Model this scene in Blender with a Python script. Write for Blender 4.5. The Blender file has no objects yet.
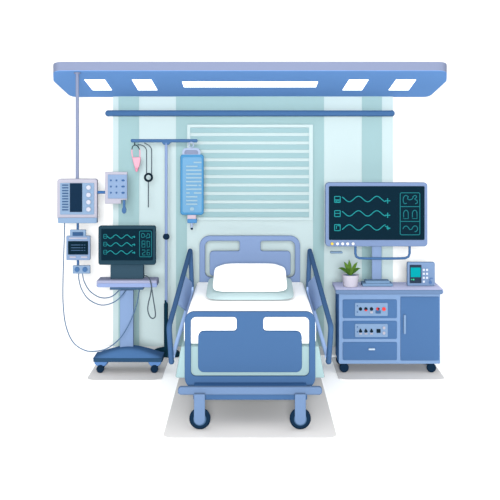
import bpy, bmesh, math, json
from mathutils import Vector, Matrix

scene = bpy.context.scene
COL = scene.collection
PI = math.pi

# ---------------------------------------------------------------- camera
# A level camera 2.26 m up and 9.6 m from the back wall, lens shifted down.
# "s" below is the size of one metre in photograph pixels at a given depth
# (100 at the wall, about 137 at the foot of the bed).
HZ, CH, CD, F = 120.0, 2.26, 9.6, 960.0
cam = bpy.data.cameras.new('camera')
cam.sensor_width = 36.0
cam.lens = 36.0 * F / 500.0
cam.shift_y = -(250.0 - HZ) / 500.0
cam_o = bpy.data.objects.new('camera', cam)
COL.objects.link(cam_o)
cam_o.location = (0, -CD, CH)
cam_o.rotation_euler = (PI / 2, 0, 0)
scene.camera = cam_o

def depth(s): return -CD + F / s
def wx(px, s): return (px - 250.0) / s
def wz(py, s): return CH - (py - HZ) / s
def W(px, py, s): return Vector((wx(px, s), depth(s), wz(py, s)))

# ---------------------------------------------------------------- materials
def lin(c):
    c /= 255.0
    return c / 12.92 if c <= 0.04045 else ((c + 0.055) / 1.055) ** 2.4
PAL = dict(
    white=(253, 254, 254), wallwhite=(253, 254, 254), pale=(214, 236, 240), teal=(177, 214, 221), slat=(176, 214, 221),
    lav=(168, 181, 216), under=(101, 146, 205), rod=(84, 127, 181),
    poleblue=(144, 168, 212), blue=(90, 131, 184), bluedk=(62, 103, 155), light=(135, 166, 211), leglight=(135, 166, 211),
    head=(141, 167, 211), railfill=(150, 176, 218), deck=(188, 221, 226), sheet=(254, 254, 254), pillowteal=(203, 229, 233),
    mat=(227, 227, 229), strip=(232, 233, 235),  # mat: grey of the shadows painted under bed, cart and cabinet
    navy=(29, 54, 80), ivbase=(19, 51, 68), screen=(20, 47, 62), bezeldk=(49, 79, 96),
    neck=(62, 90, 108), trace=(43, 158, 163), tracedim=(38, 125, 134),
    houslav=(213, 213, 231), panelblue=(158, 189, 225), grille=(60, 92, 134), knob=(222, 224, 240),
    tray=(184, 190, 223), traylo=(150, 171, 217), plate=(78, 108, 142), cartcol=(141, 170, 212),
    cartbase=(84, 127, 180), carttrim=(54, 88, 126), caster=(94, 134, 189),
    bag=(92, 163, 216), baginner=(130, 188, 231), bagtext=(186, 222, 242), clear=(170, 186, 214),
    bagcap=(88, 146, 200), pink=(243, 181, 200), pinkdk=(232, 150, 176), portpink=(222, 205, 220),
    dark=(24, 40, 52), cable=(92, 122, 158), loop=(84, 98, 108),
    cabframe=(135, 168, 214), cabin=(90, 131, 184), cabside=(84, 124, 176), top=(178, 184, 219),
    ctrl=(146, 178, 218), red=(230, 72, 74), redlt=(245, 78, 78), btnwhite=(250, 250, 252), yellow=(240, 205, 84),
    bezel=(143, 168, 213), stand=(146, 172, 216), foot=(130, 164, 204), pot=(216, 214, 232), shaded_soil=(110, 140, 178),
    leaf=(118, 166, 70), leafdk=(92, 138, 58), device=(140, 170, 214), devscreen=(48, 62, 82),
    devteal=(10, 160, 168), green=(60, 200, 150), btn=(222, 230, 244), dial=(90, 126, 180),
    wallbar=(150, 182, 214), keydot=(66, 104, 156), handle=(196, 216, 238), monpanel=(150, 177, 216),
)
GAIN = {"pale": [0.419, 0.412, 0.407], "teal": [0.389, 0.384, 0.373], "slat": [0.375, 0.37, 0.365], "lav": [0.293, 0.291, 0.291], "under": [0.685, 0.656, 0.641], "rod": [0.355, 0.351, 0.344], "poleblue": [0.436, 0.43, 0.418], "blue": [0.274, 0.274, 0.273], "light": [0.283, 0.283, 0.281], "bluedk": [0.5, 0.5, 0.5], "head": [0.407, 0.401, 0.395], "deck": [0.322, 0.321, 0.321], "pillowteal": [0.51, 0.504, 0.501], "mat": [0.633, 0.627, 0.613], "navy": [0.324, 0.332, 0.335], "screen": [0.316, 0.309, 0.318], "bezeldk": [0.329, 0.323, 0.32], "neck": [0.368, 0.36, 0.358], "houslav": [0.321, 0.318, 0.316], "panelblue": [0.331, 0.328, 0.325], "tray": [0.337, 0.337, 0.335], "traylo": [0.416, 0.408, 0.409], "cartcol": [0.408, 0.399, 0.399], "cartbase": [0.368, 0.363, 0.361], "carttrim": [0.368, 0.369, 0.346], "bag": [0.353, 0.371, 0.37], "baginner": [0.337, 0.334, 0.335], "cabframe": [0.437, 0.426, 0.41], "cabin": [0.356, 0.349, 0.348], "top": [0.765, 0.748, 0.718], "ctrl": [0.365, 0.36, 0.354], "bezel": [0.327, 0.324, 0.321], "stand": [0.386, 0.383, 0.373], "foot": [0.39, 0.393, 0.379], "pot": [0.4, 0.394, 0.378], "device": [0.35, 0.347, 0.338], "monpanel": [0.361, 0.359, 0.354], "ivbase": [0.504, 0.515, 0.513], "caster": [0.55, 0.55, 0.55], "strip": [0.633, 0.627, 0.613], "white": [0.93, 0.93, 0.93], "sheet": [0.9, 0.9, 0.9], "wallwhite": [0.5, 0.5, 0.5], "railfill": [0.75, 0.75, 0.75], "cabside": [0.8, 0.8, 0.8], "trace": [0.36, 0.36, 0.36], "tracedim": [0.36, 0.36, 0.36], "bagtext": [0.3, 0.3, 0.3], "portpink": [0.36, 0.36, 0.36], "knob": [0.36, 0.36, 0.36], "leglight": [0.284, 0.284, 0.283]}
#GAIN_END
SPEC = {}
M = {}
def mat(k):
    if k in M: return M[k]
    m = bpy.data.materials.new(k); m.use_nodes = True
    nt = m.node_tree; b = nt.nodes['Principled BSDF']
    g = GAIN.get(k, 0.43)
    g = g if isinstance(g, (list, tuple)) else (g, g, g)
    c = [min(0.97, lin(v) * gg) for v, gg in zip(PAL[k], g)]
    rgb = nt.nodes.new('ShaderNodeRGB'); rgb.outputs[0].default_value = (*c, 1)
    nt.links.new(rgb.outputs[0], b.inputs['Base Color'])
    b.inputs['Roughness'].default_value = 0.75
    b.inputs['Specular IOR Level'].default_value = 0.0
    if k in ('trace', 'tracedim', 'devteal', 'green'):        # lit screen pixels
        b.inputs['Emission Color'].default_value = (*c, 1)
        b.inputs['Emission Strength'].default_value = 0.15
    M[k] = m
    return m
def mat_light():
    if 'lamp' in M: return M['lamp']
    m = bpy.data.materials.new('lamp'); m.use_nodes = True
    b = m.node_tree.nodes['Principled BSDF']
    b.inputs['Base Color'].default_value = (.9, .9, .9, 1)
    b.inputs['Emission Color'].default_value = (1, 1, 1, 1)
    b.inputs['Emission Strength'].default_value = 1.0
    M['lamp'] = m
    return m

# ---------------------------------------------------------------- helpers
ORG = {}
def root_loc(o):
    while o.parent is not None: o = o.parent
    return ORG[o.name]
def thing(name, label, cat, loc, group=None):
    o = bpy.data.objects.new(name, None); COL.objects.link(o)
    o.empty_display_size = 0.1
    o.location = loc; ORG[o.name] = Vector(loc)
    o['label'] = label; o['category'] = cat
    if group: o['group'] = group
    return o
def smooth(me):
    for p in me.polygons: p.use_smooth = True
    try: me.set_sharp_from_angle(angle=math.radians(35))
    except Exception: pass
def obj(name, me, m, parent=None, label=None, cat=None, kind=None, group=None, sm=True):
    """link one mesh (given in world coordinates) as one object"""
    if sm: smooth(me)
    me.materials.clear(); me.materials.append(mat(m) if isinstance(m, str) else m)
    me.name = name
    o = bpy.data.objects.new(name, me); COL.objects.link(o)
    if parent is not None:
        o.parent = parent
        me.transform(Matrix.Translation(-root_loc(parent)))
    elif kind != 'structure':
        xs = [v.co for v in me.vertices]
        c = Vector(((min(v.x for v in xs) + max(v.x for v in xs)) / 2, (min(v.y for v in xs) + max(v.y for v in xs)) / 2, min(v.z for v in xs)))
        me.transform(Matrix.Translation(-c)); o.location = c; ORG[o.name] = c
    else:
        ORG[o.name] = Vector((0, 0, 0))
    if label: o['label'] = label
    if cat: o['category'] = cat
    if kind: o['kind'] = kind
    if group: o['group'] = group
    return o
def to_me(cu):
    ob = bpy.data.objects.new('tmp', cu); COL.objects.link(ob)
    dg = bpy.context.evaluated_depsgraph_get(); dg.update()
    me = bpy.data.meshes.new_from_object(ob.evaluated_get(dg))
    bpy.data.objects.remove(ob); bpy.data.curves.remove(cu)
    return me
def bm_me(bm):
    bmesh.ops.recalc_face_normals(bm, faces=bm.faces)
    me = bpy.data.meshes.new('m'); bm.to_mesh(me); bm.free(); return me
def join(*mes):
    bm = bmesh.new()
    for m in mes: bm.from_mesh(m)
    me = bpy.data.meshes.new('m'); bm.to_mesh(me); bm.free(); return me
def rrect(x0, y0, x1, y1, r, n=8):
    """rounded rectangle outline; r is one radius or four (x0y0, x1y0, x1y1, x0y1)"""
    rs = r if isinstance(r, (list, tuple)) else (r,) * 4
    out = []
    for (cx, cy, a0, rr) in ((x0, y0, PI, rs[0]), (x1, y0, 1.5 * PI, rs[1]), (x1, y1, 0, rs[2]), (x0, y1, .5 * PI, rs[3])):
        if rr <= 0: out.append((cx, cy)); continue
        ox = cx + rr if cx == x0 else cx - rr
        oy = cy + rr if cy == y0 else cy - rr
        for i in range(n + 1):
            a = a0 + .5 * PI * i / n
            out.append((ox + rr * math.cos(a), oy + rr * math.sin(a)))
    return out
def circ(cx, cy, r, n=24, ry=None):
    return [(cx + r * math.cos(2 * PI * i / n), cy + (ry or r) * math.sin(2 * PI * i / n)) for i in range(n)]
def plate(loops, s, thick, bev=0.0, back=None):
    """upright plate facing the room: outlines (first outer, then holes) in pixels at depth s; thick goes backwards"""
    cu = bpy.data.curves.new('c', 'CURVE'); cu.dimensions = '2D'; cu.fill_mode = 'BOTH'
    for lp in loops:
        sp = cu.splines.new('POLY'); sp.points.add(len(lp) - 1); sp.use_cyclic_u = True
        for p, (x, y) in zip(sp.points, lp): p.co = (wx(x, s), wz(y, s), 0, 1)
    bev = min(bev, thick * .45)
    cu.extrude = thick / 2 - bev; cu.bevel_depth = bev; cu.bevel_resolution = 2
    if bev: cu.offset = -bev
    me = to_me(cu)
    me.transform(Matrix.Translation((0, depth(s) + thick / 2, 0)) @ Matrix.Rotation(PI / 2, 4, 'X'))
    return me
def rp(x0, y0, x1, y1, r, s, thick, bev=0.003): return plate([rrect(x0, y0, x1, y1, r)], s, thick, bev)
def spline_pts(pts, n=10):
    P = [Vector(p) for p in pts]; out = []
    for i in range(len(P) - 1):
        a = P[i - 1] if i else P[0] * 2 - P[1]
        b, c = P[i], P[i + 1]
        d = P[i + 2] if i + 2 < len(P) else P[-1] * 2 - P[-2]
        for k in range(n):
            t = k / n
            out.append(.5 * (2 * b + (c - a) * t + (2 * a - 5 * b + 4 * c - d) * t * t + (3 * b - a - 3 * c + d) * t ** 3))
    out.append(P[-1]); return out
def tube(paths, r, closed=False, res=3):
    cu = bpy.data.curves.new('c', 'CURVE'); cu.dimensions = '3D'
    for pts in paths:
        sp = cu.splines.new('POLY'); sp.points.add(len(pts) - 1); sp.use_cyclic_u = closed
        for p, q in zip(sp.points, pts): p.co = (*q, 1)
    cu.bevel_depth = r; cu.bevel_resolution = res; cu.use_fill_caps = True
    return to_me(cu)
def ptube(pxs, s, r, sm=False, closed=False):
    """tube through pixel points (x, y[, s])"""
    pts = [W(p[0], p[1], p[2] if len(p) > 2 else s) for p in pxs]
    return tube([spline_pts(pts) if sm else pts], r, closed)
def box(x0, x1, y0, y1, z0, z1, bev=0.0, seg=2):
    bm = bmesh.new(); bmesh.ops.create_cube(bm, size=1)
    for v in bm.verts:
        v.co = Vector((x0 + (v.co.x + .5) * (x1 - x0), y0 + (v.co.y + .5) * (y1 - y0), z0 + (v.co.z + .5) * (z1 - z0)))
    if bev: bmesh.ops.bevel(bm, geom=bm.edges[:], offset=bev, segments=seg, affect='EDGES', profile=.5)
    return bm_me(bm)
def lathe(prof, cx, cy, n=32, sx=1, sy=1):
    """turn a profile of (radius, z) round a vertical axis"""
    bm = bmesh.new(); rings = []
    for r, z in prof:
        rings.append([bm.verts.new((cx + sx * r * math.cos(2 * PI * i / n), cy + sy * r * math.sin(2 * PI * i / n), z)) for i in range(n)])
    for a, b in zip(rings, rings[1:]):
        for i in range(n): bm.faces.new((a[i], a[(i + 1) % n], b[(i + 1) % n], b[i]))
    bm.faces.new(rings[0]); bm.faces.new(rings[-1])
    return bm_me(bm)
def disc_y(cx, cz, y0, y1, r, bev=.006, n=32):
    """a wheel whose axle runs along Y"""
    prof = [(r - bev, y0), (r, y0 + bev), (r, y1 - bev), (r - bev, y1)]
    bm = bmesh.new(); rings = []
    for rr, y in prof:
        rings.append([bm.verts.new((cx + rr * math.cos(2 * PI * i / n), y, cz + rr * math.sin(2 * PI * i / n))) for i in range(n)])
    for a, b in zip(rings, rings[1:]):
        for i in range(n): bm.faces.new((a[i], a[(i + 1) % n], b[(i + 1) % n], b[i]))
    bm.faces.new(rings[0]); bm.faces.new(rings[-1])
    return bm_me(bm)
def ball(c, r, seg=20):
    bm = bmesh.new(); bmesh.ops.create_uvsphere(bm, u_segments=seg, v_segments=seg // 2, radius=r)
    bmesh.ops.translate(bm, verts=bm.verts, vec=c); return bm_me(bm)
def slab(pts, z0, z1, bev=.003):
    """flat slab on the floor from an outline of (X, Y)"""
    bm = bmesh.new()
    a = [bm.verts.new((x, y, z0)) for x, y in pts]; b = [bm.verts.new((x, y, z1)) for x, y in pts]
    n = len(pts)
    for i in range(n): bm.faces.new((a[i], a[(i + 1) % n], b[(i + 1) % n], b[i]))
    bm.faces.new(a); bm.faces.new(b)
    return bm_me(bm)
def copy_tree(o, dx, parent=None):
    """copy a part with its sub-parts, moved sideways by dx"""
    c = o.copy(); COL.objects.link(c); c.parent = parent or o.parent
    c.location = o.location + Vector((dx, 0, 0)) if parent is None else o.location
    for ch in list(o.children): copy_tree(ch, 0, c)
    return c

# ---------------------------------------------------------------- setting
obj('floor', box(-7, 7, -14, .1, -.1, 0), 'white', kind='structure', sm=False)
obj('wall_back', box(-7, 7, 0, .1, 0, 7), 'wallwhite', kind='structure', sm=False)
def wallbox(x0, y0, x1, y1, d0, d1):
    s = F / (CD - d1)
    return box(wx(x0, s), wx(x1, s), -d1, -d0, max(wz(y1, s), 0), wz(y0, s))
def wallpanel(n, x0, y0, x1, y1, d0, d1, m):
    return obj('trim_%d' % n, wallbox(x0, y0, x1, y1, d0, d1), m, kind='structure', sm=False)
wallpanel(1, 113, 92, 393, 347.5, 0, .02, 'pale')
wallpanel(2, 118.5, 92, 139, 347.5, .02, .026, 'teal')
wallpanel(3, 176, 92, 324, 347.5, .02, .026, 'teal')
wallpanel(4, 362, 92, 382, 347.5, .02, .026, 'teal')
wallpanel(5, 187, 125, 313, 347.5, .026, .032, 'pale')
Y0 = depth(104.3)
obj('trim_6', box(wx(118, 101), wx(341, 102.5), Y0, -.033, 0, .004), 'strip', kind='structure', sm=False)

bl = thing('window_blind', 'pale teal horizontal slatted blind on the wall above the headboard', 'blind', (0, -.05, wz(219, 100.5)))
sb = F / (CD - .05)
fr = [plate([rrect(187.2, 124.5, 313, 220.5, .5), rrect(190.2, 127.4, 309, 217.3, .3)], sb, .012, .002)]
obj('blind_frame', fr[0], 'pale', bl)
mes = []
for i in range(11):
    y = 127.6 + i * 8.43
    mes.append(rp(190.2, y + .1, 309, y + 5.3, .3, sb + .02, .012, .002))
obj('slats', join(*mes), 'slat', bl)
bk = box(wx(189, sb), wx(310, sb), -.040, -.033, wz(219, sb), wz(126, sb))
obj('backing', bk, 'pale', bl)

# ---------------------------------------------------------------- curtain rail
cr = thing('curtain_rail', 'long round-ended blue rail running across the wall under the canopy', 'rail', W(250, 113.2, 101.2))
obj('rod', ptube([(108.5, 113.2), (391.5, 113.4)], 101.2, .0305), 'rod', cr)
for x in (108.3, 391.7): obj('end_cap', ball(W(x, 113.3, 101.2), .031), 'rod', cr)
for x in (150, 350): obj('bracket', box(wx(x, 101) - .012, wx(x, 101) + .012, depth(101.2), -.021, wz(114, 101), wz(112.4, 101)), 'rod', cr)

# ---------------------------------------------------------------- overhead canopy
SF, SB = 110.0, 100.3
yF, yB = depth(SF), -.001
zF, zB = wz(71, SF), wz(97, SB)
def canopy_pt(x, t, dz=0): return Vector((x, yF + (yB - yF) * t, zF + (zB - zF) * t + dz))
def canopy_hit(px, py, dz=0):
    o = Vector((0, -CD, CH)); d = Vector(((px - 250) / F, 1, -(py - HZ) / F))
    k = (zB - zF) / (yB - yF)
    # z = zF + dz + k (y - yF)
    tt = (zF + dz + k * (o.y - yF) - o.z) / (d.z - k * d.y)
    return o + d * tt
half = [(-1.72, 0), (-1.752, .008), (-1.782, .035), (-1.804, .085), (-1.818, .16), (-1.849, .345), (-1.849, .39), (-1.80, .90), (-1.79, .945), (-1.772, .98), (-1.74, 1)]
out = half[::-1] + [(-x, t) for x, t in half]
def canopy_slab(outline, d0, d1):
    bm = bmesh.new()
    a = [bm.verts.new(canopy_pt(x, t, d0)) for x, t in outline]; b = [bm.verts.new(canopy_pt(x, t, d1)) for x, t in outline]
    n = len(a)
    for i in range(n): bm.faces.new((a[i], a[(i + 1) % n], b[(i + 1) % n], b[i]))
    bm.faces.new(a); bm.faces.new(b)
    return bm_me(bm)
cn = thing('overhead_canopy', 'long blue overhead canopy with white light panels across the top of the wall', 'canopy', (0, yB, zB))
obj('fascia', canopy_slab(out, 0.004, .084), 'lav', cn)
obj('underside_panel', canopy_slab(out, 0, .004), 'under', cn)
for q in (((84.5, 80), (105, 80), (112, 90.3), (92.7, 90.3)), ((132, 80), (151.5, 80), (157.5, 90.3), (138.2, 90.3)),
          ((182, 82), (318, 82), (316, 87.3), (184, 87.3)),
          ((349, 80), (368.5, 80), (362, 90.3), (342.4, 90.3)), ((396, 80), (416, 80), (408.5, 90.3), (388.5, 90.3))):
    bm = bmesh.new()
    a = [bm.verts.new(canopy_hit(x, y, -.0035)) for x, y in q]; b = [bm.verts.new(canopy_hit(x, y, -.0035) + Vector((0, 0, .0035))) for x, y in q]
    for i in range(4): bm.faces.new((a[i], a[(i + 1) % 4], b[(i + 1) % 4], b[i]))
    bm.faces.new(a); bm.faces.new(b)
    obj('light_panel', bm_me(bm), mat_light(), cn, sm=False)

# ---------------------------------------------------------------- hanging equipment on the left
S = 109.4
zt = canopy_hit(77, 71.4).z
pl = thing('ceiling_pole', 'thin lavender pole hanging from the left end of the canopy', 'pole', W(77.3, 180, S))
yy = depth(S)
obj('pole', tube([[Vector((wx(77.3, S), yy, wz(180, S))), Vector((wx(77.3, S), yy, wz(71.6, S)))]], .0155), 'lav', pl)
obj('ceiling_plate', lathe([(.03, canopy_pt(0, (yy - yF) / (yB - yF)).z - .012), (.03, canopy_pt(0, (yy - yF) / (yB - yF)).z)], wx(77.3, S), yy), 'lav', pl)

S = 110.0
vt = thing('ventilator', 'lavender ventilator box with dark display and four knobs under the ceiling pole', 'medical device', W(77, 223, S))
obj('housing', rp(57, 179, 97, 220, 2.5, S, .07, .008), 'houslav', vt)
obj('base_strip', rp(57.8, 217.8, 96.7, 223.3, .8, S + .25, .07, .004), 'panelblue', vt)
cp = obj('control_panel', rp(60, 183, 94, 214.6, .8, S + .1, .012, .002), 'panelblue', vt)
obj('display', rp(69.8, 183.3, 82, 212, .3, S + .22, .012, .001), 'navy', cp)
obj('grille', join(*[rp(62, 184.6 + i * 2.75, 68.2, 185.7 + i * 2.75, .2, S + .2, .012, .001) for i in range(10)]), 'grille', cp)
for y in (187.6, 195, 202.2, 209.4):
    obj('knob', plate([circ(88.4, y, 2.3)], S + .35, .025, .004), 'knob', cp)

kp = thing('keypad_unit', 'small lavender keypad unit held on an arm right of the ventilator', 'medical device', W(116, 204, S))
obj('mounting_arm', rp(97.2, 191, 105.8, 193.8, .3, S - .15, .03, .004), 'bluedk', kp)
obj('housing', plate([[(105, 172), (127, 172), (127, 200), (121, 200), (121, 203.8), (105, 203.8)]], S, .04, .004), 'houslav', kp)
bp = obj('button_panel', rp(107.8, 174.6, 127, 198.6, .3, S + .12, .012, .002), 'monpanel', kp)
for y in (180.4, 186.6, 192.8):
    for x, r in ((110.8, .9), (116.4, .9), (123, 1.7)):
        obj('button', plate([circ(x, y, r, 16, .95)], S + .2, .012, .002), 'keydot', bp)
pr = rrect(122.6, 200.6, 125.2, 209, .4)
obj('handle', plate([[(122.8, 200.2), (125.1, 200.2), (125.1, 207.2), (126.1, 209.6), (126, 212), (124.8, 213.6), (123.1, 213.6), (121.9, 212), (121.8, 209.6), (122.8, 207.2)]], S + .4, .03, .003), 'rod', kp)

vm = thing('small_monitor', 'small blue monitor with dark screen hanging below the ventilator', 'monitor', W(78, 260, S))
obj('hanger_rod', ptube([(77.8, 222.5), (77.8, 231)], S - .8, .0115), 'rod', vm)
mb = obj('mount_bracket', rp(69.9, 229.8, 85.7, 236.6, .4, S, .03, .004), 'panelblue', vm)
obj('slot', rp(72.5, 232.2, 83, 235.8, .3, S + .12, .012, .001), 'grille', mb)
obj('housing', rp(66.2, 236, 90, 260.2, .8, S + .1, .04, .004), 'monpanel', vm)
obj('top_strip', rp(69, 237.6, 87, 239, .2, S + .2, .01, .001), 'houslav', vm)
for x in (69.6, 81): obj('button', rp(x, 256.4, x + 6.2, 258, .2, S + .2, .01, .001), 'houslav', vm)
sc_ = obj('screen', rp(68, 241.2, 88, 254.6, .3, S + .2, .012, .001), 'screen', vm)
rows = []
for y in (245, 247.8, 250.4):
    for a, b in ((71, 80.4), (81.2, 83), (84, 85.2)): rows.append(rp(a, y - .3, b, y + .3, .1, S + .28, .008, 0))
obj('readout', join(*rows), 'plate', sc_)

cb = thing('cable_box', 'small blue connector box with two round sockets hanging below the small monitor', 'connector', W(81, 273.5, S))
obj('hanger_rod', ptube([(78, 259.6), (78, 266)], S - .4, .011), 'rod', cb)
obj('housing', rp(72.6, 265.6, 90, 273.7, .6, S + .1, .03, .004), 'panelblue', cb)
for x in (76.9, 84.8): obj('socket', plate([circ(x, 269.6, 2.5)], S + .25, .02, .004), 'cartbase', cb)

def cable(pts, label, r=.0048, m='cable', name='cable', cat='cable', s=114, group=None):
    return obj(name, ptube(pts, s, r, sm=True), m, label=label, cat=cat, group=group)
cable([(64.6, 222.8, 109.2), (64.2, 240, 110), (63, 280, 112), (63.2, 305, 114), (66, 326, 115), (73, 342, 116), (84, 350, 116.5), (95, 351.3, 117), (108, 348, 117), (121, 337, 116), (131, 320, 115), (137, 303, 114), (139.4, 289.5, 112.2)],
      'long thin blue cable looping from the ventilator down and up to the cart tray')
cable([(78.6, 273.2, 110), (79, 280, 110.5), (82, 290, 111.5), (89, 299.5, 112.5), (101, 305, 113.5), (113, 302.6, 114), (121.5, 296, 113.8), (126, 289.8, 112.4)],
      'lower of two thin cables from the connector box to the cart')
cable([(82.4, 273.2, 110), (84, 281, 110.5), (89, 290, 111.5), (97, 296.2, 112.5), (105, 298, 113.5), (113, 295.8, 113.6), (119.5, 289.8, 112.4)],
      'upper shorter of two thin cables from the connector box to the cart')

# ---------------------------------------------------------------- monitor screens
def line(pts, s, r=.0042): return tube([[W(x, y, s) for x, y in pts]], r, res=1)
def wave(x0, x1, yc, amp, per, ph, n=60):
    return [(x0 + (x1 - x0) * i / n, yc + amp * math.sin(2 * PI * (x1 - x0) * i / n / per + ph)) for i in range(n + 1)]
def cl(l): return l + [l[0], l[1]]
# the small cart monitor and its cart
S = 112.0
ec = thing('equipment_cart', 'tall blue wheeled cart with a lavender tray, left of the bed', 'cart', (wx(127, 111), depth(111), .008))
Yc = depth(110)
bm = bmesh.new()
def tray_bm():
    o_f = [(97, 287.2), (157.2, 287.2)]
    xs0, xs1 = wx(96.8, S), wx(157.2, S)
    return box(xs0, xs1, depth(112.4), depth(109.8), wz(287.3, 112.4), wz(280.5, 112.4), .012, 3)
obj('tray', tray_bm(), 'tray', ec)
obj('tray_edge', rp(97.2, 283.4, 157, 287.4, 1.5, 112.5, .012, .003), 'traylo', ec)
obj('under_plate', box(wx(109.5, 112), wx(143, 112), depth(111.8), depth(110), wz(290.2, 112), wz(287.2, 112), .004), 'plate', ec)
obj('column', box(wx(119.8, 111.2), wx(133.3, 111.2), depth(111.2), depth(110.7), .16, wz(290, 111), .006), 'cartcol', ec)
# domed base: hump profile along X, drawn out in depth with a falling rim
def hump():
    bm = bmesh.new(); nx, ny = 28, 12
    x0, x1 = wx(93, 112.6), wx(162.3, 112.6); y0, y1 = depth(112.6), depth(109.6)
    z0 = wz(358.5, 112.6); H = .07
    g = []
    for i in range(nx + 1):
        u = -1 + 2 * i / nx
        row = []
        for j in range(ny + 1):
            v = -1 + 2 * j / ny
            h = (math.cos(u * PI / 2) ** 1.25) * (1 - abs(v) ** 4) ** .6
            row.append(bm.verts.new((x0 + (x1 - x0) * i / nx, y0 + (y1 - y0) * j / ny, z0 + .012 * (1 - abs(u) ** 8) * (1 - abs(v) ** 8) + H * h)))
        g.append(row)
    for i in range(nx):
        for j in range(ny): bm.faces.new((g[i][j], g[i + 1][j], g[i + 1][j + 1], g[i][j + 1]))
    rim = [g[i][0] for i in range(nx + 1)] + [g[nx][j] for j in range(1, ny + 1)] + [g[i][ny] for i in range(nx - 1, -1, -1)] + [g[0][j] for j in range(ny - 1, 0, -1)]
    low = [bm.verts.new((v.co.x, v.co.y, z0 - .004)) for v in rim]
    n = len(rim)
    for k in range(n): bm.faces.new((rim[k], low[k], low[(k + 1) % n], rim[(k + 1) % n]))
    bm.faces.new(low)
    return bm_me(bm)
obj('base', hump(), 'cartbase', ec)
zb1 = wz(358.3, 112.6); zb0 = wz(361.9, 112.6)
obj('base_trim', slab(rrect(wx(93, 112.7), depth(112.7), wx(162.3, 112.7), depth(109.5), .02), zb0, zb1), 'carttrim', ec)
def cart_caster(px, s, wheel=True):
    sx = wx(px, s)
    c = obj('caster', plate([[(px - 6.6, 361.2), (px + 6.6, 361.2), (px + 6.1, 363.4), (px + 4.6, 365.4), (px + 2.4, 366.6), (px - 2.4, 366.6), (px - 4.6, 365.4), (px - 6.1, 363.4)]], s + .1, .05, .004), 'caster', ec)
    obj('wheel', disc_y(sx, .008 + .034, depth(s) - .03, depth(s) - .008, .034, .004), 'navy', c)
for px, s in ((100.6, 112), (154.6, 112), (101.5, 110.3), (155, 110.3)): cart_caster(px, s)

S = 112.2
pm = thing('patient_monitor', 'dark bezelled patient monitor standing on the tray of the wheeled cart', 'monitor', W(127, 281, 110))
obj('bezel', rp(98.3, 226, 155.6, 265, 2.2, S, .06, .006), 'bezeldk', pm)
sm_ = obj('screen', rp(101.2, 229, 152.8, 260.4, .6, S + .1, .01, .001), 'screen', pm)
obj('neck', box(wx(111, 111), wx(143.8, 111), depth(111.5), depth(110.4), wz(280.5, 112.4) + .002, wz(262, 111), .004), 'neck', pm)
Sl = S + .12
for k, yc in enumerate((236.6, 244.4, 252.4)):
    obj('status_icon', join(line(cl(rrect(103.6, yc - 2.2, 106.8, yc + 1.7, .7, 3)), Sl, .0035), line([(103.6, yc - .3), (106.6, yc - .3)], Sl, .003)), 'tracedim', sm_)
    ph = PI if k < 2 else 0
    obj('waveform', join(line([(106.8, yc - .6)] + wave(107.6, 132.6, yc, -1.7 if k < 2 else 1.7, 11, PI), Sl, .0038),
                         line([(132, yc + .3), (135.2, yc + .3)], Sl, .004), line([(134, yc - .8), (134.6, yc + 1.2)], Sl, .005)), 'trace', sm_)
G = [line(cl(rrect(139.5, 231, 151.5, 256.8, 1.2, 4)), Sl, .0035)]
def seg(pts): G.append(line(pts, Sl, .0038))
seg([(141.6, 237.4), (141.6, 234), (143, 233.2), (144.6, 234.6), (144.6, 236.6), (143.4, 237.4), (141.6, 237.4)])
seg([(145.6, 236.6), (147, 235.6), (147.6, 233.4), (149.2, 234), (150, 237.4)])
seg([(146, 238), (150, 237.4)])
seg([(142, 241), (145, 241), (145, 247.2), (142, 247.2), (142, 241)]); seg([(142, 244), (145, 244)])
seg([(147, 241), (149.6, 241.6), (149.8, 246.8), (147.2, 247.2), (147, 241)])
seg([(142, 250), (145, 250), (145, 252.2), (142.4, 253.2), (142.4, 255), (145.4, 255)])
seg([(149.6, 250), (147.2, 250), (147, 252.4), (149.6, 252.6), (149.6, 255), (147, 255), (147, 252.4)])
obj('readout', join(*G), 'tracedim', sm_)

lp = [(144, 275.5, 112.0), (147.5, 276.6, 112.6), (150, 280, 113.2), (151.4, 287, 113.4), (150.4, 295, 113.4), (148.4, 303, 113.4), (147.8, 310, 113.4), (149.6, 316, 113.4), (152.4, 318.4, 113.4), (155, 317, 113.4), (155.4, 313.2, 113.4), (154.4, 306, 113.4), (153, 297, 113.5), (151.6, 287.5, 113.6)]
cable(lp, 'thin dark grey lead dangling in a loop over the right edge of the cart tray', .0052, 'loop', 'lead', 'cable')

# ---------------------------------------------------------------- IV stand and what hangs on it
S = 106.0
iv = thing('drip_stand', 'tall pale blue drip stand on a dark base between cart and bed', 'drip stand', (wx(165.6, 105.8), depth(105.8), 0))
obj('pole', ptube([(166.2, 143), (166.2, 302)], S, .0135), 'poleblue', iv)
obj('crossbar', ptube([(132.6, 140.8), (195.8, 140.8)], S, .0165), 'rod', iv)
for x in (132.4, 196): obj('end_cap', ball(W(x, 140.8, S), .017), 'rod', iv)
obj('crossbar_mount', plate([[(161.6, 141.5), (170.8, 141.5), (170, 143.6), (168.4, 144.8), (164, 144.8), (162.4, 143.6)]], S + .15, .04, .004), 'rod', iv)
obj('collar', ball(W(166.2, 236.6, S), .0315), 'navy', iv)
obj('lower_tube', join(ptube([(166, 303.5), (166, 349)], S, .0195), ptube([(166, 300), (166, 304)], S, .0145)), 'ivbase', iv)
def ivbase():
    cx, cy = wx(164.6, 105.6), depth(105.4) + .07
    prof = [(.132, 0), (.143, .012), (.141, .035), (.12, .058), (.08, .078), (.03, .09)]
    return lathe(prof, cx, cy, 40, 1.0, .5)
obj('base', ivbase(), 'ivbase', iv)
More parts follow.
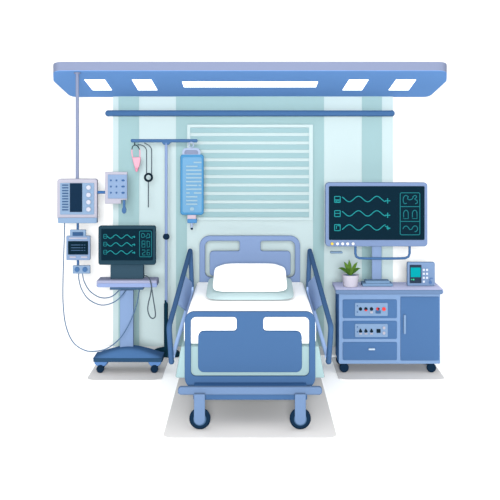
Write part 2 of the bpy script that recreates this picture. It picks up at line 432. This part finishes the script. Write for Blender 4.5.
hooks = [ptube([(131.9, 149.8, S + .42), (132.6, 146.6, S + .3), (134.2, 145.4, S + .2), (136, 145.2, S + .2), (138, 146.6, S + .3), (139.8, 149.8, S + .42)], S + .1, .0042, True), ptube([(134.6, 142), (134.8, 145.4)], S, .005)]
obj('hook', join(*hooks), 'dark', iv)

bg = thing('drip_bag', 'clear blue drip bag with text lines hanging right on the drip stand', 'drip bag', W(191.5, 229, S))
S2 = 106.6
obj('pouch', rp(180.2, 154.4, 203.6, 215.2, 3, S2, .06, .015), 'bag', bg)
win = obj('front_label', rp(182.4, 157.2, 201.8, 212.6, 2, S2 + .12, .012, .003), 'baginner', bg)
tl = []
for y, segs in ((162.4, ((193.6, 201.6),)), (166.4, ((186, 197.6),)), (170.2, ((186, 201.6),)), (174, ((186, 201.6),)), (177.8, ((186, 201.6),)), (181.6, ((186, 201.6),)),
                (185.4, ((186, 197.4), (198.4, 201))), (189.2, ((186, 201.6),)), (193, ((186, 189.6), (193.8, 201.6))), (196.8, ((186, 197.4),)), (200.6, ((186, 197.4),)), (204.2, ((186, 197.4),))):
    for a, b in segs: tl.append(rp(a, y - .75, b, y + .75, .3, S2 + .22, .012, .001))
tl.append(plate([rrect(190, 207.4, 194, 210.6, 1.2)], S2 + .22, .012, .001))
obj('text_line', join(*tl), 'bagtext', win)
obj('hanger', plate([rrect(182.2, 148, 200.4, 156, (4, 4, 0, 0)), rrect(184.4, 150.2, 198.2, 154, (2.5, 2.5, .5, .5))], S2 - .1, .02, .003), 'clear', bg)
obj('hanger_web', rp(184, 150, 198.6, 154.6, 1.5, S2 - .25, .01, .002), 'lav', bg)
obj('ring', tube([[W(191.2 + 2.3 * math.cos(a), 144.8 + 2.6 * math.sin(a), S2 - .15) for a in [2 * PI * i / 20 for i in range(20)]]], .0052, closed=True), 'clear', bg)
obj('port', rp(187.4, 215, 196, 219.4, .6, S2 - .1, .035, .004), 'portpink', bg)
obj('cap', rp(187.2, 219, 196.8, 223.2, .8, S2, .05, .006), 'bagcap', bg)
obj('drip_tube', ptube([(191.8, 223), (191.8, 227.6)], S2 - .3, .012), 'clear', bg)
obj('tip', ball(W(191.8, 228.6, S2 - .3), .0125), 'navy', bg)

om = thing('breathing_mask', 'small pink tapered mask hanging from the left end of the drip stand', 'mask', W(136, 172, S))
S2 = S + .85
obj('cup', plate([[(132, 157.2), (140.6, 157.2), (140.4, 160), (139.6, 165.5), (138, 168.6), (137.6, 171), (136.4, 172.2), (135.2, 171), (134.8, 168.6), (133, 162.5)]], S2, .045, .012), 'pink', om)
obj('tip', plate([[(134.8, 168), (138.2, 168), (137.6, 171), (136.4, 172.2), (135.2, 171)]], S2 + .1, .035, .006), 'pinkdk', om)
for a in ([(131.8, 149.6), (132, 153.5), (132.8, 158)], [(139.8, 149.6), (139.9, 153.5), (139.8, 158)]):
    obj('strap', ptube(a, S2 - .2, .0058, True), 'pink', om)

st = thing('stethoscope', 'thin black stethoscope hanging from the drip stand beside the pink mask', 'stethoscope', W(148.4, 207, S))
obj('tubing', join(ptube([(137.6, 144.6), (141, 145), (144.4, 146.6), (146.4, 150), (146.6, 156), (146.6, 174)], S + .2, .0048, True),
                   ptube([(144.2, 143), (147.6, 144.6), (150.6, 147.4), (151.6, 152), (151.6, 174)], S + .2, .0048, True)), 'loop', st)
obj('ring', tube([[W(148.5 + 3.55 * math.cos(a), 177.4 + 3.55 * math.sin(a), S + .25) for a in [2 * PI * i / 28 for i in range(28)]]], .0105, closed=True), 'dark', st)
obj('stem', ptube([(148.4, 181), (148.4, 207.4)], S + .2, .0052), 'loop', st)

# ---------------------------------------------------------------- hospital bed
hb = thing('hospital_bed', 'blue framed hospital bed on wheels standing in the middle of the room', 'bed', (0, depth(120), .008))
S = 105.0
tab = lambda x0, x1, y0, y1, r, n=6: None
def fillet_tab(xl, xr, y0, y1, r):
    """outline of a hole whose top middle is filled by a hanging tab"""
    return
def board_hole(L, T, R, B, r, tx0, tx1, pt, pl_, pr, pb, rr, tr):
    """C-shaped gap between the outer tube and the panel that hangs from it by a tab"""
    o = []
    def arc(cx, cy, rad, a0, a1, n=7):
        for i in range(n + 1):
            a = math.radians(a0 + (a1 - a0) * i / n); o.append((cx + rad * math.cos(a), cy + rad * math.sin(a)))
    arc(tx0 - tr, T + tr, tr, -90, 0) if False else None
    # start at tab's left top, go left along the top edge, round the outside, back to the tab's right top
    arc(tx0 - tr, T + tr, tr, 0, -90)
    arc(L + r, T + r, r, 270, 180)
    arc(L + r, B - r, r, 180, 90)
    arc(R - r, B - r, r, 90, 0)
    arc(R - r, T + r, r, 0, -90)
    arc(tx1 + tr, T + tr, tr, -90, -180)
    arc(tx1 + tr, pt - tr, tr, 180, 90)
    arc(pr - rr, pt + rr, rr, -90, 0)
    arc(pr - rr, pb - rr, rr, 0, 90)
    arc(pl_ + rr, pb - rr, rr, 90, 180)
    arc(pl_ + rr, pt + rr, rr, 180, 270)
    arc(tx0 - tr, pt - tr, tr, 90, 0)
    return o
S = 105.0
hd = obj('headboard', plate([rrect(199.4, 236, 300.2, 300, (10, 10, 1, 1)),
                             board_hole(205, 241, 295, 277.5, 5.5, 239.6, 260.6, 251.2, 209.6, 290.6, 276, 3.5, 2.2)], S, .05, .008), 'head', hb)
for x in (203, 296.8):
    obj('headboard_post', box(wx(x, S) - .024, wx(x, S) + .024, depth(S) + .004, depth(S) + .046, .3, wz(299, S), .006), 'head', hb)
S = 133.0
obj('footboard', plate([rrect(184.6, 311.6, 315.4, 389.6, (9.5, 9.5, 12, 12)),
                        board_hole(190.8, 317.2, 309.2, 376.4, 5, 236.6, 263.4, 331.2, 198, 302, 372.4, 6, 3)], S, .03, .005), 'blue', hb)
# underframe
deck_y0, deck_y1 = depth(132.4), depth(106.2)
dk = box(-.565, .565, deck_y0, deck_y1, .31, .552, .012)
for v in dk.vertices: v.co.x *= 1 - .078 * (v.co.z - .31) / .242
obj('deck', dk, 'deck', hb)
S = 136.0
obj('bumper_bar', rp(177.8, 387.3, 322.2, 395.2, 3.2, S, .05, .01), 'light', hb)
obj('cross_beam', box(wx(194, 134), wx(306.4, 134), depth(135.6), depth(132.4), wz(399.8, 135.6), wz(386.4, 135), .004), 'bluedk', hb)
obj('front_beam', rp(194, 394.6, 306.4, 399.9, .4, 135.8, .03, .003), 'blue', hb)
for sx in (-1, 1):
    obj('side_beam', box(sx * .38 - .03, sx * .38 + .03, depth(132.5), depth(107), .2, .31, .006), 'bluedk', hb)
S = 138.2
for sgn in (-1, 1):
    x = 250 + sgn * 50.5
    lg = obj('leg', rp(x - 5.6, 394.5, x + 5.4, 425, (.5, .5, 5.4, 5.4), S, .03, .004), 'leglight', hb)
    w = obj('caster', disc_y(wx(x + .1, S), .008 + .0775, depth(S) + .031, depth(S) + .071, .0775, .012, 40), 'navy', hb)
    obj('hub', disc_y(wx(x + .1, S), .008 + .0775, depth(S) + .026, depth(S) + .034, .047, .002, 32), 'plate', w)
    xr = sgn * .38
    obj('leg', box(xr - .035, xr + .035, depth(108) - .02, depth(108) + .02, .075, .21, .006), 'light', hb)
    w = obj('caster', disc_y(xr, .008 + .0775, depth(108) + .022, depth(108) + .062, .0775, .012, 40), 'navy', hb)
# side rails
for sgn in (-1, 1):
    mx = (lambda p: Vector((-p.x, p.y, p.z))) if sgn > 0 else (lambda p: p)
    A, B, C, D = W(190.4, 249.6, 107), W(192, 291, 107.6), W(171.4, 361.4, 126.8), W(168.9, 327, 127)
    E = W(171, 338, 127)
    def rnd(p, q, r, k=.035):
        a = (p - q).normalized(); b = (r - q).normalized()
        return [q + a * k * (1 - t) ** 2 + b * k * t ** 2 for t in (0, .25, .5, .75, 1)]
    dark = [C] + rnd(C, D, A, .05) + rnd(D, A, B, .035) + [A + (B - A) * .9]
    fr_ = obj('side_rail', tube([[mx(p) for p in dark]], .0215, res=4), 'blue', hb)
    obj('foot_cap', ball(mx(C), .0235), 'blue', fr_)
    obj('lower_bar', tube([[mx(p) for p in (A + (B - A) * .88, B, C + (B - C) * .06)]], .017, res=4), 'railfill', fr_)
    # infill panel between the top bar and the lower bar
    def lerp(a, b, t): return a + (b - a) * t
    q = [lerp(A, D, .36), lerp(A, B, .80), lerp(B, C, .1), lerp(B, C, .32), lerp(A, D, .72)]
    bm = bmesh.new()
    nrm = Vector((1, 0, 0))
    a = [bm.verts.new(mx(p + nrm * .005)) for p in q]; b = [bm.verts.new(mx(p - nrm * .005)) for p in q]
    n = len(q)
    for i in range(n): bm.faces.new((a[i], a[(i + 1) % n], b[(i + 1) % n], b[i]))
    bm.faces.new(a); bm.faces.new(b)
    obj('infill_panel', bm_me(bm), 'railfill', fr_)
    # bracket that carries the rail on the deck
    p = mx(lerp(B, C, .55))
    obj('bracket', tube([[p, Vector((-.545 if sgn < 0 else .545, p.y, .45))]], .012), 'head', fr_)

# mattress and pillows
mt = obj('mattress', box(-.503, .503, depth(131.6), depth(106.0), .554, .735, .03, 4), 'sheet', label='white sheeted mattress lying on the hospital bed', cat='mattress')
def pillow(hx, L, up, dn, y_low, z_low, tilt):
    bm = bmesh.new(); n = 24
    def edge(u, v):
        # rounded square outline
        k = 7.0
        d = (abs(u) ** k + abs(v) ** k) ** (1 / k) if (u or v) else 0
        m = max(abs(u), abs(v))
        f = m / d if d else 1
        return u * f, v * f
    top = {}; bot = {}
    for i in range(n + 1):
        for j in range(n + 1):
            u, v = -1 + 2 * i / n, -1 + 2 * j / n
            x, y = edge(u, v)
            h = max(0, (1 - u ** 4)) ** .5 * max(0, (1 - v ** 4)) ** .5
            top[i, j] = bm.verts.new((x * hx, y * L / 2, up * h))
            bot[i, j] = top[i, j] if (i in (0, n) or j in (0, n)) else bm.verts.new((x * hx, y * L / 2, -dn * h))
    for i in range(n):
        for j in range(n):
            bm.faces.new((top[i, j], top[i + 1, j], top[i + 1, j + 1], top[i, j + 1]))
            f = (bot[i, j], bot[i, j + 1], bot[i + 1, j + 1], bot[i + 1, j])
            if len(set(f)) == 4: bm.faces.new(f)
    bmesh.ops.transform(bm, verts=bm.verts, matrix=Matrix.Translation((0, y_low, z_low)) @ Matrix.Rotation(tilt, 4, 'X') @ Matrix.Translation((0, L / 2, 0)))
    return bm_me(bm)
obj('pillow', pillow(.376, .74, .03, .01, -1.53, .748, math.radians(6)), 'pillowteal', label='pale teal pillow lying under the white pillow', cat='pillow', group='pillows on the bed')
obj('pillow', pillow(.322, .65, .05, .012, -1.415, .797, math.radians(11.5)), 'sheet', label='plump white pillow resting on top at the head of the bed', cat='pillow', group='pillows on the bed')

# ---------------------------------------------------------------- floor shadows, painted as thin grey slabs
def shadow_shape(x0, x1, y0, y1, r=.08): return slab(rrect(x0, y0, x1, y1, r, 6), 0.0, .008)
obj('floor_shadow', shadow_shape(-.62, .62, depth(141.2), -.42), 'mat', label='large pale grey painted shadow under the hospital bed', cat='mat', group='painted floor shadows')
obj('floor_shadow', shadow_shape(-1.42, -.768, depth(115.5), -.47), 'mat', label='small pale grey painted shadow under the wheeled cart', cat='mat', group='painted floor shadows')
obj('floor_shadow', shadow_shape(.772, 1.70, depth(115.3), -.45), 'mat', label='pale grey painted shadow under the drawer cabinet', cat='mat', group='painted floor shadows')

# ---------------------------------------------------------------- cabinet
S = 112.3
cx0, cx1 = wx(339, S), wx(440, S)
cb_y0, cb_y1 = depth(S), depth(107.8)
cz0, cz1 = wz(363.8, S), wz(294, S)
cab = thing('drawer_cabinet', 'low blue wheeled cabinet with three drawers and a door, right of the bed', 'cabinet', ((cx0 + cx1) / 2, (cb_y0 + cb_y1) / 2, .008))
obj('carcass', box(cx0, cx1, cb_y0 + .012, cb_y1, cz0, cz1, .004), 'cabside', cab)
obj('face_frame', rp(339, 293, 440.2, 363.8, 1.2, S, .014, .002), 'cabframe', cab)
obj('countertop', box(wx(335.8, S), wx(443, S), depth(112.9), depth(107.6), wz(292, S), wz(290, 112.9), .003), 'top', cab)
obj('counter_edge', rp(335.6, 290.1, 443.2, 294.4, (1.2, 1.2, 2, 2), 113.05, .02, .006), 'light', cab)
Sd = S + .12
def drawer(y0, y1):
    return obj('drawer', rp(342.8, y0, 397, y1, 1.4, Sd, .016, .003), 'cabin', cab)
d1, d2, d3 = drawer(299.6, 318.2), drawer(321, 339), drawer(342.2, 360.2)
dr = obj('door', rp(400.6, 296.8, 439.2, 360.6, 1.2, Sd, .016, .003), 'cabin', cab)
obj('handle', rp(403.8, 315, 406, 334.2, .9, Sd + .3, .02, .003), 'ctrl', dr)
obj('handle', rp(368.6, 348.6, 375.2, 350.4, .7, Sd + .3, .02, .004), 'handle', d3)
Sk = Sd + .22
def knob(par, x, y, rx, ry, m, name='knob', k=0): return obj(name, plate([circ(x, y, rx, 18, ry)], Sk + k, .016, .002), m, par)
obj('control_panel', rp(355, 303, 387.8, 316, 1, Sd + .1, .012, .002), 'ctrl', d1)
obj('control_panel', rp(355, 324, 387.8, 337.2, 1, Sd + .1, .012, .002), 'ctrl', d2)
for x in (360.6, 366, 371.6): knob(d1, x, 309.1, 1.65, 1.75, 'dark')
for x in (360.6, 366, 371.6):
    knob(d2, x, 331.4, 1.75, 1.2, 'dark'); knob(d2, x, 329.9, .8, .9, 'dark', 'knob_pointer', .08)
obj('indicator', rp(364.7, 309.8, 367.3, 311.2, .6, Sk + .1, .016, .001), 'red', d1)
obj('indicator', rp(370.2, 311.4, 373, 313.4, .4, Sk + .1, .016, .001), 'houslav', d1)
obj('socket', rp(375.6, 310.4, 380.8, 313.6, .4, Sk - .05, .016, .001), 'blue', d1)
knob(d1, 377.9, 309, 1.75, 1.4, 'red'); knob(d1, 378.9, 309, .9, .9, 'navy', 'knob_pointer', .1)
knob(d1, 384, 309.2, 1.9, 1.9, 'redlt', 'button')
obj('socket', rp(376.6, 329.2, 380.6, 332.9, .4, Sk, .016, .001), 'dark', d2)
for y in (328, 333.2): knob(d2, 384.1, y, 1.4, 1.6, 'houslav', 'button')
for par, ys, m in ((d1, (306, 312.2), 'keydot'), (d2, (327, 332), 'keydot')):
    for y in ys: knob(par, 357.5, y, .6, .6, m, 'indicator')
for x in (360.6, 366, 371.6): obj('indicator', rp(x - 1.5, 333.2, x + 1.5, 334.5, .4, Sk + .04, .012, .001), 'houslav', d2)
def cab_caster(x, y, xk=0):
    c = obj('caster', lathe([(.014, .05), (.02, .07), (.026, cz0 + .002)], x, y + .03, 16), 'cabside', cab)
    obj('wheel', disc_y(x, .008 + .0415, y - .016, y + .018, .0415, .008), 'navy', c)
for x in (344.4, 432): cab_caster(wx(x, 112.4), depth(112.0))
for x in (.835, 1.64): cab_caster(x, cb_y1 - .05)

# wall monitor on the cabinet
ztop = wz(290, 112.9) + .002
S = 110.0
bm_ = thing('display_monitor', 'large pale blue framed vital signs monitor standing on the cabinet', 'monitor', (wx(376.6, 110), depth(109.5), ztop))
obj('bezel', rp(325.6, 182.6, 427.6, 246.5, 3.4, S, .06, .006), 'bezel', bm_)
sw = obj('screen', rp(329, 186.2, 424.6, 240, 1, S + .08, .01, .001), 'screen', bm_)
for i, x in enumerate((332.2, 337.6, 342.7, 347.7, 353.2)):
    obj('button', plate([circ(x, 243.9, 1.45)], S + .15, .014, .003), 'yellow' if i == 0 else 'btnwhite', bm_)
obj('column', box(wx(372, 109.3), wx(381.6, 109.3), depth(109.28), depth(109.1), ztop + .02, wz(240, 109.3), .004), 'stand', bm_)
obj('carry_handle', ptube([(355.4, 244.2), (355.4, 253.5), (356.4, 256.6), (359.4, 258.2), (370, 258.5), (395, 258.5), (405.2, 258.2), (408.4, 256.6), (409.6, 253.5), (409.6, 244)], 109.6, .0115), 'rod', bm_)
fy = depth(109.85)
obj('foot', join(box(wx(361.8, 110), wx(392, 110), fy - .072, fy + .072, ztop, ztop + .026, .004), box(wx(365, 110), wx(389, 110), fy - .06, fy + .06, ztop + .026, ztop + .047, .004)), 'foot', bm_)
Sl = S + .1
def icon(yc, extra):
    return join(line(cl(rrect(334.6, yc - 3, 340.2, yc + 3, .5, 3)), Sl, .0045), *[line(e, Sl, .004) for e in extra])
obj('status_icon', icon(199.4, [[(334.6, 199.8), (340.2, 199.8)], [(336, 199.8), (336, 202)], [(337, 202), (337, 200.6), (339, 200.6), (339, 202)]]), 'trace', sw)
obj('status_icon', icon(213.6, [[(334.6, 213.4), (340.2, 213.4)]]), 'trace', sw)
obj('status_icon', icon(227.6, [[(336.4, 229), (336.4, 226), (339.2, 225.4)], [(338, 225), (340, 226.2)]]), 'trace', sw)
def plus(x, y, r=2.6): return [line([(x - r, y), (x + r, y)], Sl, .0052), line([(x, y - r), (x, y + r)], Sl, .0052)]
for yc, sg in ((199, 1), (213.4, 1), (227.4, -1)):
    pts = wave(342, 385.4, yc, -2.7 * sg, 18.4, PI - (.9 if sg > 0 else .9) + .0)
    obj('waveform', join(line(pts, Sl, .0048), *(plus(387.6, yc + 1.8) if sg > 0 else [line([(385, yc - 1.4), (388.6, yc + .6)], Sl, .005), line([(386.6, yc + 1), (390.2, yc + .8)], Sl, .006), line([(387.4, yc - 1.8), (388, yc + 2.4)], Sl, .005)])), 'trace', sw)
G = [line(cl(rrect(400.2, 192.8, 419.8, 234.8, 1.4, 4)), Sl, .0045), line([(400.2, 206.6), (419.8, 206.6)], Sl, .0045), line([(400.2, 221.4), (419.8, 221.4)], Sl, .0045)]
def gs(pts): G.append(line([(p.x, p.y) for p in spline_pts([(x, y, 0) for x, y in pts], 6)], Sl, .0048))
gs([(406.8, 203.2), (404.4, 203.6), (403.2, 201), (403.6, 197.4), (405.6, 195.4), (408, 196.6), (407.6, 198.6), (409.4, 199.8), (411.6, 199.2), (413, 197.6), (412.6, 196.2)])
gs([(413.2, 196.4), (415.2, 195.4), (416.6, 197), (414.8, 199), (417, 200.6), (417.2, 202.8), (415, 203.8)])
for x in (403.6, 412.4):
    G.append(line([(x, 218.6), (x, 212.6), (x + 1, 210.8), (x + 2.4, 210.2), (x + 3.8, 210.8), (x + 4.6, 212.6), (x + 4.6, 218.6), (x, 218.6), (x, 217)], Sl, .0048))
gs([(402.8, 229), (404, 227), (406, 226), (408, 227), (409.6, 229.4), (411.6, 229.2), (413, 227), (415, 225.8), (417, 227), (417.4, 229.8), (415.6, 231.6), (414.6, 231.2)])
obj('readout', join(*G), 'tracedim', sw)

obj('wall_bar', rp(330.4, 251.9, 342.8, 253.5, .8, 101, .06, .004), 'wallbar', label='short thin blue bar fixed on the wall below the large monitor', cat='bar')

# potted plant
S = 110.6
pt = thing('potted_plant', 'small green spiky plant in a pale lavender pot on the cabinet', 'plant', (wx(350.4, S), depth(S), ztop))
px_, py_ = wx(350.4, S), depth(S)
obj('pot', lathe([(.060, ztop), (.064, ztop + .004), (.0785, ztop + .1), (.0785, ztop + .106), (.072, ztop + .106), (.071, ztop + .098)], px_, py_, 32), 'pot', pt)
zs = ztop + .1
obj('shaded_soil', lathe([(.068, zs - .004), (.0705, zs)], px_, py_, 28), 'shaded_soil', pt)  # soil disc painted in the blue of the shadow inside the rim
def leaf(tipx, tipy, w, yoff, m):
    base = Vector((px_, py_ + yoff * .4, zs - .002)); tip = W(tipx, tipy, S) + Vector((0, yoff, 0))
    mid = (base + tip) / 2 + Vector(((tip.x - base.x) * .08, 0, .018 + .25 * abs(tip.x - base.x)))
    bm = bmesh.new(); n = 12; L = []; 
    for i in range(n + 1):
        t = i / n
        c = (1 - t) ** 2 * base + 2 * t * (1 - t) * mid + t * t * tip
        d = (2 * (1 - t) * (mid - base) + 2 * t * (tip - mid)).normalized()
        sd = d.cross(Vector((0, 1, 0))).normalized()
        wd = w * (.35 + 2.6 * t * (1 - t)) * (1 - t ** 4) + .0008
        fold = Vector((0, -.25 * wd, 0))
        L.append([bm.verts.new(c - sd * wd), bm.verts.new(c + fold), bm.verts.new(c + sd * wd)])
    for a, b in zip(L, L[1:]):
        for k in (0, 1): bm.faces.new((a[k], a[k + 1], b[k + 1], b[k]))
    r = bmesh.ops.solidify(bm, geom=bm.faces[:], thickness=.002)
    return bm_me(bm)
for tx, ty, w, yo, m in ((338.2, 268.4, .015, .0, 'leafdk'), (344, 261.8, .0165, .012, 'leaf'), (349.4, 260, .017, .03, 'leaf'),
                         (357.8, 262.2, .0155, .012, 'leaf'), (360.6, 268.6, .0145, .0, 'leafdk'), (346, 268, .013, -.018, 'leafdk'), (353.4, 266.4, .013, -.02, 'leaf')):
    obj('leaf', leaf(tx, ty, w, yo, m), m, pt)

# bedside device
S = 110.4
dv = thing('bedside_device', 'small boxy blue device with teal screen and keypad on the cabinet top', 'medical device', (wx(421, S), depth(S), ztop))
zz = ztop + .0
y_bot = HZ + (CH - ztop) * S
obj('housing', rp(407.4, 262.3, 435, y_bot, 1.4, S, .05, .006), 'device', dv)
ds = obj('screen', rp(409.8, 265, 421.5, 283.2, .4, S + .1, .012, .001), 'devscreen', dv)
obj('screen_image', rp(410.7, 267.6, 420.6, 277.2, .2, S + .18, .01, .001), 'devteal', ds)
obj('readout', join(*[plate([circ(x, 279.6, r, 12)], S + .18, .01, .001) for x, r in ((411.6, .6), (413.6, .9))]), 'green', ds)
for r_, y in enumerate((270, 273.9, 277.9, 281.7)):
    for c_, x in enumerate((423.9, 427.1)):
        if r_ == 3 and c_: continue
        obj('button', rp(x - 1.05, y - 1.05, x + 1.05, y + 1.05, .3, S + .12, .012, .002), 'btn', dv)
obj('dial', join(plate([circ(430.5, 282.6, 1.5)], S + .15, .015, .003), ptube([(430.6, 282), (429.9, 279.4), (431, 278.2), (432.8, 278.4)], S + .15, .0042, True)), 'dial', dv)

# ---------------------------------------------------------------- light
wd = bpy.data.worlds.new('world'); scene.world = wd; wd.use_nodes = True
bgn = wd.node_tree.nodes['Background']
bgn.inputs[0].default_value = (1, 1, 1, 1); bgn.inputs[1].default_value = 1.4
# a big soft fill light, added behind the camera to flatten the shading
key = bpy.data.lights.new('front_fill', 'AREA'); key.shape = 'DISK'; key.size = 2.2; key.energy = 3000
ko = bpy.data.objects.new('front_fill', key); COL.objects.link(ko)
ko.location = (0, -14, 2.9)
ko.rotation_euler = (Vector((0, 0, 1.1)) - ko.location).to_track_quat('-Z', 'Y').to_euler()
scene.view_settings.view_transform = 'Standard'
scene.view_settings.look = 'None'
scene.view_settings.exposure = 0
scene.view_settings.gamma = 1
